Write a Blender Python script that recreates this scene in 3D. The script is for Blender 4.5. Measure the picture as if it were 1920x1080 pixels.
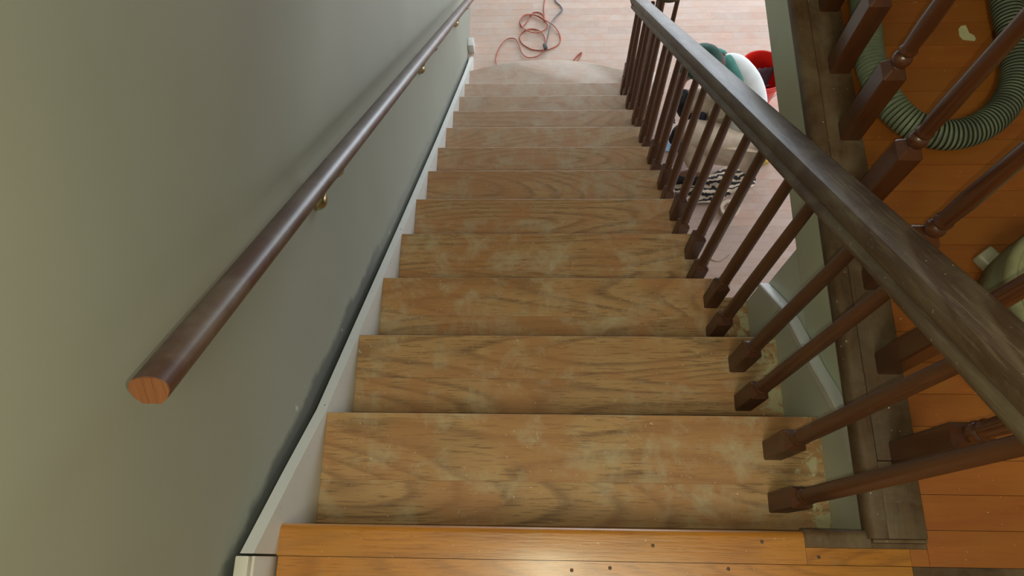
import bpy, bmesh, math, random
from mathutils import Vector, Matrix, Euler
C = bpy.context.scene.collection
S = bpy.context.scene
PI = math.pi
V = Vector
for o in list(bpy.data.objects):
    bpy.data.objects.remove(o)

# ------------------------------------------------------------------ camera
T, H = 0.254, 0.22734            # going and rise of one step
FZ = -13 * H                     # level of the lower floor
CAM = V((0.4930, -0.0580, 1.4490))
p, y, r = 1.2150, -0.1150, -0.1050
import_q = (0.493, -0.058, 1.449, 1.215, -0.115, -0.105, 1379.109)
def cam_basis(p, y, r):
    F = V((math.sin(y) * math.cos(p), math.cos(y) * math.cos(p), -math.sin(p)))
    R = V((math.cos(y), -math.sin(y), 0))
    U = R.cross(F)
    return math.cos(r) * R + math.sin(r) * U, -math.sin(r) * R + math.cos(r) * U, F
R_, U_, F_ = cam_basis(p, y, r)
cd = bpy.data.cameras.new('camera')
cam = bpy.data.objects.new('camera', cd)
C.objects.link(cam)
cd.sensor_width = 36
cd.lens = 1379.109 / 1920 * 36
cd.clip_start = 0.02
m = Matrix.Identity(4)
for i in range(3):
    m[i][0], m[i][1], m[i][2], m[i][3] = R_[i], U_[i], -F_[i], CAM[i]
cam.matrix_world = m
S.camera = cam

# ------------------------------------------------------------------ world, lights, exposure
w = bpy.data.worlds.new('sky')
S.world = w
w.use_nodes = True
wb = w.node_tree.nodes['Background']
wb.inputs[0].default_value = (0.80, 0.88, 1.0, 1)
wb.inputs[1].default_value = 1.2

def lamp(name, kind, loc, energy, color, size=None, size_y=None, aim=None, **kw):
    d = bpy.data.lights.new(name, kind)
    d.energy = energy
    d.color = color
    if kind == 'AREA':
        d.shape = 'RECTANGLE'
        d.size = size
        d.size_y = size_y or size
    elif size is not None:
        d.shadow_soft_size = size
    for k, v in kw.items():
        setattr(d, k, v)
    o = bpy.data.objects.new(name, d)
    C.objects.link(o)
    o.location = loc
    if aim is not None:
        o.rotation_euler = (V(aim) - V(loc)).to_track_quat('-Z', 'Y').to_euler()
    return o

# the phone's own flash, beside its lens
lamp('phone_flash', 'POINT', CAM + R_ * 0.020 - U_ * 0.018, 13.0, (1.0, 0.94, 0.62), 0.004)
# the ceiling lamp of the upper hall
lamp('hall_ceiling_light', 'AREA', (0.75, -0.55, 2.36), 21.0, (1.0, 0.94, 0.68), 0.6, aim=(0.75, -0.55, 0))
# daylight through the patio door at the far end and the window on the right of the lower room
lamp('patio_door_daylight', 'AREA', (1.9, 6.42, -1.9), 128, (0.78, 0.90, 1.0), 2.8, 2.0, aim=(1.9, 0, -2.2))
lamp('side_window_daylight', 'AREA', (4.9, 3.4, -1.75), 64, (0.92, 0.93, 1.0), 2.2, 1.2, aim=(0, 3.2, -2.0))

S.view_settings.view_transform = 'Standard'
S.view_settings.look = 'None'
S.view_settings.gamma = 1
S.view_settings.use_curve_mapping = False
S.view_settings.exposure = 0.2

# ------------------------------------------------------------------ material helpers
class N:
    def __init__(s, name):
        s.m = bpy.data.materials.new(name)
        s.m.use_nodes = True
        s.t = s.m.node_tree
        s.b = s.t.nodes['Principled BSDF']
    def n(s, typ, **kw):
        nd = s.t.nodes.new(typ)
        for k, v in kw.items():
            if k.startswith('i_'):
                key = k[2:]
                key = int(key) if key.isdigit() else key
                nd.inputs[key].default_value = v
            else:
                setattr(nd, k, v)
        return nd
    def l(s, a, b):
        s.t.links.new(a, b)
    def coords(s, mode='pos', scale=(1, 1, 1), rnd=17.0):
        if mode == 'pos':
            c = s.n('ShaderNodeNewGeometry').outputs['Position']
        else:
            c = s.n('ShaderNodeTexCoord').outputs['Object']
        oi = s.n('ShaderNodeObjectInfo')
        mu = s.n('ShaderNodeMath', operation='MULTIPLY', i_1=rnd)
        s.l(oi.outputs['Random'], mu.inputs[0])
        ad = s.n('ShaderNodeVectorMath', operation='ADD')
        s.l(c, ad.inputs[0]); s.l(mu.outputs[0], ad.inputs[1])
        sc = s.n('ShaderNodeVectorMath', operation='MULTIPLY', i_1=scale)
        s.l(ad.outputs[0], sc.inputs[0])
        return ad.outputs[0], sc.outputs[0], oi.outputs['Random']
    def noise(s, vec, scale, detail=4, rough=.55, dist=0.0):
        nd = s.n('ShaderNodeTexNoise', i_Scale=scale, i_Detail=detail, i_Roughness=rough, i_Distortion=dist)
        s.l(vec, nd.inputs['Vector'])
        return nd.outputs['Fac']
    def ramp(s, fac, stops):
        nd = s.n('ShaderNodeValToRGB')
        e = nd.color_ramp.elements
        while len(e) < len(stops):
            e.new(.5)
        for k, (pos, col) in enumerate(stops):
            e[k].position = pos
            e[k].color = (*col, 1) if len(col) == 3 else col
        s.l(fac, nd.inputs[0])
        return nd.outputs[0]
    def mix(s, fac, a, b, mode='MIX'):
        nd = s.n('ShaderNodeMix', data_type='RGBA', blend_type=mode)
        for sock, v in ((nd.inputs[0], fac), (nd.inputs[6], a), (nd.inputs[7], b)):
            if isinstance(v, (int, float)):
                sock.default_value = v
            elif isinstance(v, tuple):
                sock.default_value = (*v, 1)
            else:
                s.l(v, sock)
        return nd.outputs[2]
    def math(s, op, a, b=0.0, c=None):
        nd = s.n('ShaderNodeMath', operation=op)
        for i, v in enumerate((a, b) if c is None else (a, b, c)):
            if isinstance(v, (int, float)):
                nd.inputs[i].default_value = v
            else:
                s.l(v, nd.inputs[i])
        return nd.outputs[0]
    def bump(s, h, strength=.3, dist=.002):
        nd = s.n('ShaderNodeBump', i_Strength=strength, i_Distance=dist)
        s.l(h, nd.inputs['Height'])
        s.l(nd.outputs[0], s.b.inputs['Normal'])
    def set(s, **kw):
        for k, v in kw.items():
            key = k.replace('_', ' ')
            sock = s.b.inputs[key]
            if isinstance(v, (int, float)):
                sock.default_value = v
            elif isinstance(v, tuple):
                sock.default_value = (*v, 1)
            else:
                s.l(v, sock)

def plain(name, col, rough=.6, metal=0.0, noise_amt=.12, nscale=30, bump=.15, **kw):
    q = N(name)
    c, _, _ = q.coords('obj', rnd=3)
    f = q.noise(c, nscale, 5)
    dk = tuple(x * (1 - noise_amt * 2) for x in col)
    lt = tuple(min(1, x * (1 + noise_amt)) for x in col)
    q.set(Base_Color=q.ramp(f, [(.3, dk), (.7, lt)]), Roughness=rough, Metallic=metal, **kw)
    if bump:
        q.bump(f, bump, .001)
    return q.m

def wood(name, light, mid, dark, axis='X', mode='pos', rings=12.0, rough=(.45, .65), coat=0.0,
         patch=None, patch_amt=.5, dust=None, dust_lo=.55, dust_hi=.75, var=.15, bump=.25, grain=.55,
         specks=None, fine=1.0, coat_rough=.2, smear=None):
    """oak: stretched fibre noise, cathedral growth rings, worn patches, dust"""
    q = N(name)
    k = {'X': (.07, 1, 1), 'Y': (1, .07, 1), 'Z': (1, 1, .07)}[axis]
    k2 = {'X': (.19, 1, 1), 'Y': (1, .19, 1), 'Z': (1, 1, .19)}[axis]
    c, cs, rnd = q.coords(mode, k)
    cr = q.n('ShaderNodeVectorMath', operation='MULTIPLY', i_1=k2)
    q.l(c, cr.inputs[0])
    fibre = q.noise(cs, 260 * fine, 3, .6)
    fib2 = q.noise(cs, 55 * fine, 4, .6)
    low = q.noise(cr.outputs[0], 3.6, 1.2, .4)
    rg = q.math('MULTIPLY', low, rings * 2)
    rg = q.math('ADD', rg, q.math('MULTIPLY', fib2, .35))
    rg = q.math('FRACT', rg)
    # late-wood line: rises slowly, then falls off over a short soft edge
    up = q.math('POWER', rg, 4.0)
    down = q.math('SMOOTH_MIN', q.math('MULTIPLY', q.math('SUBTRACT', 1.0, rg), 5.0), 1.0, .3)
    line = q.math('MULTIPLY', up, down)
    line = q.math('MULTIPLY', line, q.math('MULTIPLY_ADD', fib2, 1.3, .5))
    base = q.mix(q.math('MULTIPLY', fib2, 1.0), mid, light)
    base = q.mix(q.math('MULTIPLY', line, grain), base, dark)
    pores = q.ramp(fibre, [(.36, (1, 1, 1)), (.46, (0, 0, 0))])
    base = q.mix(q.math('MULTIPLY', pores, grain * .55), base, dark)
    if patch:
        pn = q.noise(c, 5.0, 3, .55, .4)
        base = q.mix(q.math('MULTIPLY', q.ramp(pn, [(.44, (0, 0, 0)), (.56, (1, 1, 1))]), patch_amt), base, patch)
    if dust:
        dn = q.noise(c, 9.0, 8, .68, .3)
        base = q.mix(q.ramp(dn, [(dust_lo, (0, 0, 0)), (dust_hi, (1, 1, 1))]), base, dust)
    if smear:                                 # plaster smeared along the wall end of the top treads
        sx = q.n('ShaderNodeSeparateXYZ'); q.l(q.n('ShaderNodeNewGeometry').outputs['Position'], sx.inputs[0])
        edge = q.math('MULTIPLY', q.math('SUBTRACT', sx.outputs['X'], 1.02), 2.4)
        edge = q.math('MINIMUM', q.math('MAXIMUM', edge, 0.0), .17)
        sn = q.math('ADD', q.noise(c, 26, 8, .72, .6), edge)
        base = q.mix(q.ramp(sn, [(.645, (0, 0, 0)), (.70, (1, 1, 1))]), base, smear)
    if specks:
        sn = q.noise(c, 140, 2, .5)
        base = q.mix(q.ramp(sn, [(.735, (0, 0, 0)), (.76, (1, 1, 1))]), base, specks)
    hsv = q.n('ShaderNodeHueSaturation')
    q.l(base, hsv.inputs['Color'])
    q.l(q.math('MULTIPLY_ADD', rnd, 2 * var, 1 - var), hsv.inputs['Value'])
    q.set(Base_Color=hsv.outputs[0])
    rr = q.math('MULTIPLY_ADD', fib2, rough[1] - rough[0], rough[0])
    q.set(Roughness=rr)
    if coat:
        q.b.inputs['Coat Weight'].default_value = coat
        q.b.inputs['Coat Roughness'].default_value = coat_rough
    h = q.math('ADD', q.math('MULTIPLY', fibre, .5), q.math('MULTIPLY', rg, .5))
    q.bump(h, bump, .0015)
    return q.m

M = {}
tread_kw = dict(patch_amt=.6, rough=(.5, .72), var=.06, bump=.35, grain=1.0, specks=(.75, .66, .5), dust_lo=.5, dust_hi=.72)
M['tread'] = wood('sanded_oak_tread', (.54, .345, .160), (.41, .235, .098), (.11, .050, .025), patch=(.43, .20, .075), dust=(.50, .41, .265), smear=(.50, .46, .29), **tread_kw)
def lerp3(a, b, t):
    return tuple(a[i] * (1 - t) + b[i] * t for i in range(3))
TREADS = {}
for k in range(1, 13):                        # paler and greyer, with weaker grain, towards the foot of the stair
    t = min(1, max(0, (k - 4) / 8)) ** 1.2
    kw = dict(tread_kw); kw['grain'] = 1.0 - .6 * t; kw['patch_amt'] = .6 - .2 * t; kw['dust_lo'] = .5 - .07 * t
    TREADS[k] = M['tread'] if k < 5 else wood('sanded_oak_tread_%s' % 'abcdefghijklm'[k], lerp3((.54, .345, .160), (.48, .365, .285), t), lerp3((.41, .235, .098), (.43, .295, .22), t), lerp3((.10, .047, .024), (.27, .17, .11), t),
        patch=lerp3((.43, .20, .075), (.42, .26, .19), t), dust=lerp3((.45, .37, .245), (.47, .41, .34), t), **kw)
M['landing'] = wood('varnished_amber_oak', (.50, .205, .020), (.35, .118, .009), (.12, .034, .005), rings=16, rough=(.30, .5), coat=.6, coat_rough=.25, patch=(.42, .19, .03), patch_amt=.4, dust=(.30, .2, .10), dust_lo=.64, dust_hi=.85, var=.08, bump=.9, grain=.6, specks=(.5, .35, .15))
M['landing_floor'] = wood('varnished_red_oak_floor', (.40, .13, .018), (.30, .085, .012), (.13, .03, .006), rings=6, rough=(.42, .6), coat=.2, coat_rough=.3, patch=(.36, .13, .016), patch_amt=.5, dust=(.30, .15, .05), dust_lo=.6, dust_hi=.9, var=.10, bump=.2, grain=.25, specks=(.55, .36, .16))
M['lower_floor'] = wood('sanded_pink_oak_floor', (.62, .45, .365), (.55, .355, .27), (.38, .185, .135), rings=5, rough=(.55, .75), patch=(.55, .43, .37), patch_amt=.6, dust=(.60, .50, .44), dust_lo=.44, dust_hi=.75, var=.06, bump=.15, grain=.28)
dk = dict(light=(.115, .060, .022), mid=(.066, .031, .011), dark=(.014, .007, .004), rough=(.5, .7), rings=9, var=.1, bump=.6, grain=.6)
M['dark_trim'] = wood('dark_stained_oak_trim', axis='Y', dust=(.17, .13, .08), dust_lo=.42, dust_hi=.8, specks=(.45, .4, .28), **{**dk, 'bump': .3})
M['dark_board'] = wood('dark_worn_floor_board', axis='X', dust=(.20, .15, .09), dust_lo=.42, dust_hi=.8, specks=(.45, .4, .28), **{**dk, 'bump': .3})
M['rail'] = wood('dark_stained_oak_handrail', axis='X', mode='obj', dust=(.17, .135, .085), dust_lo=.46, dust_hi=.84, coat=.10, coat_rough=.4, specks=(.4, .35, .26), fine=.7, **{**dk, 'bump': 1.0, 'grain': .75, 'light': (.085, .044, .016), 'mid': (.045, .021, .008), 'dark': (.19, .15, .095)})
M['wall_rail'] = wood('brown_stained_wall_handrail', (.095, .040, .024), (.06, .024, .015), (.03, .012, .008), axis='X', mode='obj', rough=(.42, .55), coat=.22, coat_rough=.3, dust=(.15, .115, .085), dust_lo=.45, dust_hi=.75, var=0, bump=.15, grain=.4)
M['rail_end'] = wood('bare_cut_oak_end', (.27, .105, .04), (.17, .06, .022), (.07, .022, .01), axis='Z', mode='obj', rough=(.4, .6), var=0, bump=.3, dust=(.5, .36, .24), dust_lo=.58, dust_hi=.7)
M['baluster'] = wood('dark_stained_oak_baluster', (.125, .046, .018), (.078, .027, .010), (.025, .009, .004), axis='Z', mode='obj', rough=(.42, .58), coat=.15, coat_rough=.3, rings=5, dust=(.17, .115, .06), dust_lo=.60, dust_hi=.85, var=.12, bump=.3, grain=.5)
M['baluster_red'] = wood('red_brown_stained_baluster', (.10, .031, .011), (.066, .019, .007), (.024, .007, .003), axis='Z', mode='obj', rough=(.28, .45), coat=.6, coat_rough=.2, rings=4, var=.1, bump=.2, grain=.4)

def paint_wall():
    q = N('olive_grey_wall_paint')
    c, _, _ = q.coords('pos', rnd=0)
    f = q.noise(c, 420, 2, .5)
    g = q.noise(c, 1.6, 3, .5)
    col = q.ramp(g, [(.3, (.275, .290, .238)), (.7, (.308, .322, .268))])
    # darker band with pale scuffs that follows the slope just above the skirting
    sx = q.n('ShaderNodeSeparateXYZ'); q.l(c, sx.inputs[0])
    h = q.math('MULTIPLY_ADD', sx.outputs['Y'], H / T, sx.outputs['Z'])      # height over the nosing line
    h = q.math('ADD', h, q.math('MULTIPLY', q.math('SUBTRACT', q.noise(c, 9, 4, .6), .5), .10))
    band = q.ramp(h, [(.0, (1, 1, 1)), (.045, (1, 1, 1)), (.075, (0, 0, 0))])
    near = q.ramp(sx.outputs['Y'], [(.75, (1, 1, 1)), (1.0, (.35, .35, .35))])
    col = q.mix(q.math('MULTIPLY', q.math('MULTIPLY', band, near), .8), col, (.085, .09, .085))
    st = q.n('ShaderNodeVectorMath', operation='MULTIPLY', i_1=(1, .35, .35)); q.l(c, st.inputs[0])
    sc = q.noise(st.outputs[0], 75, 3, .6)
    scr = q.math('MULTIPLY', q.ramp(sc, [(.70, (0, 0, 0)), (.73, (1, 1, 1))]), q.ramp(h, [(.0, (1, 1, 1)), (.10, (1, 1, 1)), (.14, (0, 0, 0))]))
    col = q.mix(scr, col, (.5, .52, .47))
    q.set(Base_Color=col, Roughness=.62)
    q.b.inputs['Specular IOR Level'].default_value = .35
    q.bump(f, .12, .0008)
    return q.m
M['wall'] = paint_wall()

def scuffed_white(name, a, b, scuff=(.2, .19, .15), lo=.68, spec=.5):
    q = N(name)
    c, _, _ = q.coords('pos', rnd=0)
    col = q.ramp(q.noise(c, 3, 3), [(.3, a), (.7, b)])
    sn = q.noise(c, 60, 4, .6)
    col = q.mix(q.ramp(sn, [(lo, (0, 0, 0)), (lo + .04, (1, 1, 1))]), col, scuff)
    q.set(Base_Color=col, Roughness=.5)
    q.bump(q.noise(c, 25, 3), .15, .001)
    return q.m
M['white_trim'] = scuffed_white('white_painted_skirting', (.58, .58, .54), (.64, .64, .60))
M['skirt_side'] = M['white_trim']
M['fascia'] = scuffed_white('pale_green_grey_painted_fascia', (.52, .575, .43), (.58, .64, .49), lo=.74)
M['side_wall'] = scuffed_white('pale_grey_painted_stair_wall', (.53, .57, .47), (.58, .62, .52), lo=.74)
M['ceiling'] = plain('white_ceiling_paint', (.7, .7, .68), .9, noise_amt=.02, bump=.05)
M['room_wall'] = plain('light_grey_room_paint', (.55, .55, .52), .8, noise_amt=.03, bump=.05)
M['subfloor'] = plain('dark_subfloor', (.08, .05, .03), .9)
M['riser'] = plain('oak_riser', (.30, .20, .12), .6)
M['brass'] = plain('aged_brass', (.55, .50, .28), .28, 1.0, .1, 60, .05)
M['groove'] = plain('dark_hose_groove', (.02, .028, .018), .8)
M['hose'] = plain('dusty_grey_green_hose', (.22, .27, .185), .55, noise_amt=.25, nscale=14, bump=.1)
M['splotch'] = plain('dried_cream_paint', (.60, .60, .36), .7, noise_amt=.06)
M['vac'] = plain('dusty_olive_drum', (.33, .34, .20), .7, noise_amt=.22, nscale=9, bump=.3)
M['vac_rim'] = plain('dusty_green_band', (.26, .30, .19), .65, noise_amt=.25, nscale=16, bump=.3)
M['pale_plastic'] = plain('pale_plastic', (.46, .46, .36), .4, noise_amt=.06, bump=.05)
M['orange'] = plain('orange_rubber_cord', (.47, .125, .075), .5, noise_amt=.1)
M['grey_cord'] = plain('grey_rubber_cord', (.15, .15, .17), .5, noise_amt=.1)
M['plug'] = plain('black_rubber_plug', (.06, .065, .07), .5)
M['red'] = plain('red_bucket_plastic', (.78, .028, .018), .35, noise_amt=.08, nscale=8, bump=.05)
M['slate'] = plain('slate_cloth', (.10, .085, .105), .85, noise_amt=.15, nscale=20, bump=.4)
M['wire'] = plain('steel_wire', (.5, .5, .5), .3, 1.0)
M['tan'] = plain('tan_string', (.55, .42, .30), .8)
M['skin'] = plain('skin', (.36, .18, .11), .55, noise_amt=.08, bump=.1)
M['hair'] = plain('dark_hair', (.06, .035, .02), .7, noise_amt=.3, nscale=90, bump=.5)
M['cap'] = plain('green_cap_cloth', (.012, .065, .046), .8, noise_amt=.18, nscale=40, bump=.3)
M['teal'] = plain('teal_cloth', (.045, .19, .15), .85, noise_amt=.15, nscale=18, bump=.4)
M['shirt'] = plain('white_cotton', (.74, .78, .76), .85, noise_amt=.06, nscale=14, bump=.5)
M['cream_cotton'] = plain('cream_cotton', (.70, .60, .45), .85, noise_amt=.08, nscale=14, bump=.5)
M['trousers'] = plain('cream_canvas', (.80, .66, .50), .85, noise_amt=.10, nscale=12, bump=.5)
M['black'] = plain('black_rubber', (.018, .02, .022), .6)
M['glove'] = plain('navy_glove', (.02, .025, .05), .7)
M['boot'] = plain('brown_leather', (.10, .045, .022), .6)
M['blue_tape'] = plain('pale_blue_paper', (.42, .62, .85), .6)

def zebra():
    q = N('black_and_cream_patterned_cloth')
    c, _, _ = q.coords('obj', rnd=0)
    wv = q.n('ShaderNodeTexWave', wave_type='BANDS', bands_direction='Y', i_Scale=7.5, i_Distortion=6.0, i_Detail=3.0)
    wv.inputs['Detail Scale'].default_value = 2.5
    q.l(c, wv.inputs['Vector'])
    q.set(Base_Color=q.ramp(wv.outputs['Fac'], [(.46, (.02, .02, .022)), (.50, (.68, .56, .42))]), Roughness=.9)
    q.bump(q.noise(c, 60, 3), .3, .002)
    return q.m
M['zebra'] = zebra()

# ------------------------------------------------------------------ object helpers
def link(name, me, mat=None, parent=None, smooth=False):
    o = bpy.data.objects.new(name, me)
    C.objects.link(o)
    if mat is not None:
        me.materials.append(mat)
    if parent is not None:
        o.parent = parent
    if smooth:
        for f in me.polygons:
            f.use_smooth = True
        try:
            me.set_sharp_from_angle(angle=math.radians(40))
        except Exception:
            pass
    return o

def mesh(name, verts, faces):
    me = bpy.data.meshes.new(name)
    me.from_pydata([tuple(v) for v in verts], [], faces)
    me.update()
    bm = bmesh.new(); bm.from_mesh(me)
    bmesh.ops.recalc_face_normals(bm, faces=bm.faces)
    bm.to_mesh(me); bm.free()
    return me

def box_me(name, lo, hi, bev=0.0, seg=2):
    bm = bmesh.new()
    bmesh.ops.create_cube(bm, size=1)
    for v in bm.verts:
        v.co = V([lo[i] + (v.co[i] + .5) * (hi[i] - lo[i]) for i in range(3)])
    if bev:
        bmesh.ops.bevel(bm, geom=list(bm.edges), offset=bev, segments=seg, affect='EDGES', profile=.6)
    me = bpy.data.meshes.new(name)
    bm.to_mesh(me); bm.free()
    return me

def box(name, lo, hi, mat, parent=None, bev=0.0, seg=2):
    return link(name, box_me(name, lo, hi, bev, seg), mat, parent, smooth=bev > 0)

def prism(name, poly, axis, a, b, mat, parent=None, bev=0.0):
    """poly in the plane across `axis` (other two axes in xyz order), extruded from a to b"""
    def P(u, v, t):
        return {'X': (t, u, v), 'Y': (u, t, v), 'Z': (u, v, t)}[axis]
    n = len(poly)
    vs = [P(u, v, a) for u, v in poly] + [P(u, v, b) for u, v in poly]
    fs = [tuple(range(n)), tuple(range(2 * n - 1, n - 1, -1))] + [(i, (i + 1) % n, n + (i + 1) % n, n + i) for i in range(n)]
    me = mesh(name, vs, fs)
    if bev:
        bm = bmesh.new(); bm.from_mesh(me)
        bmesh.ops.bevel(bm, geom=list(bm.edges), offset=bev, segments=2, affect='EDGES')
        bm.to_mesh(me); bm.free()
    return link(name, me, mat, parent, smooth=True)

def catmull(pts, n=8, closed=False):
    P = [V(p) for p in pts]
    out = []
    L = len(P)
    rng = range(L if closed else L - 1)
    for i in rng:
        p0 = P[(i - 1) % L] if closed or i > 0 else P[0] * 2 - P[1]
        p1, p2 = P[i], P[(i + 1) % L]
        p3 = P[(i + 2) % L] if closed or i + 2 < L else P[-1] * 2 - P[-2]
        for k in range(n):
            t = k / n
            out.append(.5 * ((2 * p1) + (p2 - p0) * t + (2 * p0 - 5 * p1 + 4 * p2 - p3) * t * t + (3 * p1 - p0 - 3 * p2 + p3) * t ** 3))
    if not closed:
        out.append(P[-1])
    return out

def tube_me(name, pts, rad, seg=10, closed=False):
    """rad: number or function of index"""
    n = len(pts)
    vs, fs = [], []
    up = V((0, 0, 1))
    for i, p_ in enumerate(pts):
        a = pts[(i + 1) % n] if (closed or i < n - 1) else pts[i]
        b = pts[i - 1] if (closed or i > 0) else pts[i]
        t = (a - b).normalized()
        s = t.cross(up)
        if s.length < 1e-3:
            s = t.cross(V((0, 1, 0)))
        s.normalize()
        u = s.cross(t).normalized()
        rr = rad(i) if callable(rad) else rad
        for k in range(seg):
            an = 2 * PI * k / seg
            vs.append(p_ + (s * math.cos(an) + u * math.sin(an)) * rr)
    for i in range(n if closed else n - 1):
        for k in range(seg):
            j = (i + 1) % n
            fs.append((i * seg + k, i * seg + (k + 1) % seg, j * seg + (k + 1) % seg, j * seg + k))
    if not closed:
        fs.append(tuple(range(seg)))
        fs.append(tuple(range(n * seg - 1, (n - 1) * seg - 1, -1)))
    return mesh(name, vs, fs)

def tube(name, pts, rad, mat, parent=None, seg=10, closed=False):
    return link(name, tube_me(name, pts, rad, seg, closed), mat, parent, smooth=True)

def lathe_me(name, prof, seg=24, cap0=True, cap1=True):
    vs, fs = [], []
    for (rr, z) in prof:
        for k in range(seg):
            an = 2 * PI * k / seg
            vs.append((rr * math.cos(an), rr * math.sin(an), z))
    n = len(prof)
    for i in range(n - 1):
        for k in range(seg):
            fs.append((i * seg + k, i * seg + (k + 1) % seg, (i + 1) * seg + (k + 1) % seg, (i + 1) * seg + k))
    if cap0: fs.append(tuple(range(seg)))
    if cap1: fs.append(tuple(range(n * seg - 1, (n - 1) * seg - 1, -1)))
    return mesh(name, vs, fs)

def lathe(name, prof, mat, parent=None, seg=24, cap0=True, cap1=True, loc=(0, 0, 0)):
    o = link(name, lathe_me(name, prof, seg, cap0, cap1), mat, parent, smooth=True)
    o.location = loc
    return o

def sweep_rail(name, length, prof, mat, parent=None):
    """profile (y, z) swept along local X from 0 to length"""
    n = len(prof)
    k = max(2, int(length / .12))
    vs, fs = [], []
    for i in range(k + 1):
        for (a, b) in prof:
            vs.append((length * i / k, a, b))
    for i in range(k):
        for j in range(n):
            fs.append((i * n + j, i * n + (j + 1) % n, (i + 1) * n + (j + 1) % n, (i + 1) * n + j))
    fs += [tuple(range(n)), tuple(range((k + 1) * n - 1, k * n - 1, -1))]
    return link(name, mesh(name, vs, fs), mat, parent, smooth=True)

def thing(name, label, cat, loc=(0, 0, 0), rot=(0, 0, 0), group=None):
    o = bpy.data.objects.new(name, None)
    C.objects.link(o)
    o.location = loc
    o.rotation_euler = rot
    tag(o, label, cat, group)
    return o

def tag(o, label, cat, group=None):
    o['label'] = label
    o['category'] = cat
    if group:
        o['group'] = group
    return o

def struct(o):
    o['kind'] = 'structure'
    return o

def zn(yy, h=0.0):
    """height of the nosing line at distance yy down the stairs"""
    return -yy * H / T + h

# ------------------------------------------------------------------ the setting
WX = -0.042                     # left wall face
RX = 1.137                      # fascia / right stair wall face
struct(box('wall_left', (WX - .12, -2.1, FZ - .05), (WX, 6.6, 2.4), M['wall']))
# lower room
DX0, DX1, DZ = .5, 3.3, -.85     # patio door
wf = struct(box('wall_far', (WX - .12, 6.5, FZ - .05), (DX0, 6.62, -.28), M['room_wall']))
box('wall_pier', (DX1, 6.5, FZ - .05), (5.1, 6.62, -.28), M['room_wall'], wf)
box('lintel', (DX0, 6.5, DZ), (DX1, 6.62, -.28), M['room_wall'], wf)
d1 = struct(box('door_1', (DX0, 6.5, FZ), (DX0 + .06, 6.58, DZ), M['white_trim']))
box('door_frame', (DX1 - .06, 6.5, FZ), (DX1, 6.58, DZ), M['white_trim'], d1)
box('mullion', ((DX0 + DX1) / 2 - .04, 6.5, FZ), ((DX0 + DX1) / 2 + .04, 6.58, DZ), M['white_trim'], d1)
wr = struct(box('wall_right', (5.0, -2.1, FZ - .05), (5.12, 6.62, -2.40), M['room_wall']))
box('wall_head', (5.0, -2.1, -1.1), (5.12, 6.62, -.28), M['room_wall'], wr)
box('wall_pier', (5.0, -2.1, -2.40), (5.12, 2.2, -1.1), M['room_wall'], wr)
box('wall_pier', (5.0, 4.6, -2.40), (5.12, 6.62, -1.1), M['room_wall'], wr)
w1 = struct(box('window_1', (5.02, 2.2, -2.44), (5.10, 4.6, -2.40), M['white_trim']))
box('mullion', (5.03, 3.37, -2.40), (5.09, 3.43, -1.1), M['white_trim'], w1)
struct(box('wall_back', (WX, -2.2, FZ - .05), (5.1, -2.1, 2.4), M['room_wall']))
# wall under the landing edge, closing the stair on the right down to the third tread
struct(box('wall_stair', (RX, -2.1, FZ), (RX + .11, .69, -.285), M['side_wall']))
# slab between the floors
sl = struct(box('ceiling_lower', (RX + .02, -2.1, -.285), (5.1, 3.2, -.025), M['ceiling']))
box('slab', (WX, 3.2, -.285), (5.1, 6.6, -.025), M['ceiling'], sl)
box('slab', (WX, -2.1, -.285), (RX + .02, -.055, -.025), M['ceiling'], sl)
struct(box('trim_1', (RX, -.05, -.287), (RX + .02, 3.2, -.022), M['fascia'], bev=.001))
struct(box('wall_upper_right', (3.0, -2.1, 0), (3.1, 3.3, 2.4), M['room_wall']))
struct(box('wall_upper_far', (WX, 3.2, -.025), (3.1, 3.3, 2.4), M['room_wall']))
struct(box('ceiling', (WX - .1, -2.2, 2.4), (3.1, 3.3, 2.5), M['ceiling']))

# ------------------------------------------------------------------ floors, laid board by board
random.seed(4)
fl = struct(box('floor', (WX - .1, -2.1, FZ - .12), (5.1, 6.6, FZ - .012), M['subfloor']))
unit = box_me('board', (0, 0, 0), (1, 1, 1))
unit.materials.append(M['lower_floor'])
def board(parent, x0, x1, y0, y1, z0, z1, me):
    o = bpy.data.objects.new('board', me)
    C.objects.link(o)
    o.parent = parent
    o.location = (x0, y0, z0)
    o.scale = (x1 - x0, y1 - y0, z1 - z0)
    return o
bw = .0572
yy = 1.20
nb = 0
while yy < 4.15:
    x = WX - .05 - random.random() * .6
    while x < 2.75:
        L = random.uniform(.45, 1.5)
        x1 = x + L
        a = max(x, WX)
        if x1 - a > .05:
            board(fl, a + .0002, min(x1, 2.75) - .0003, yy + .0003, yy + bw - .0004, FZ - .012, FZ, unit); nb += 1
        x = x1
    yy += bw
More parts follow.
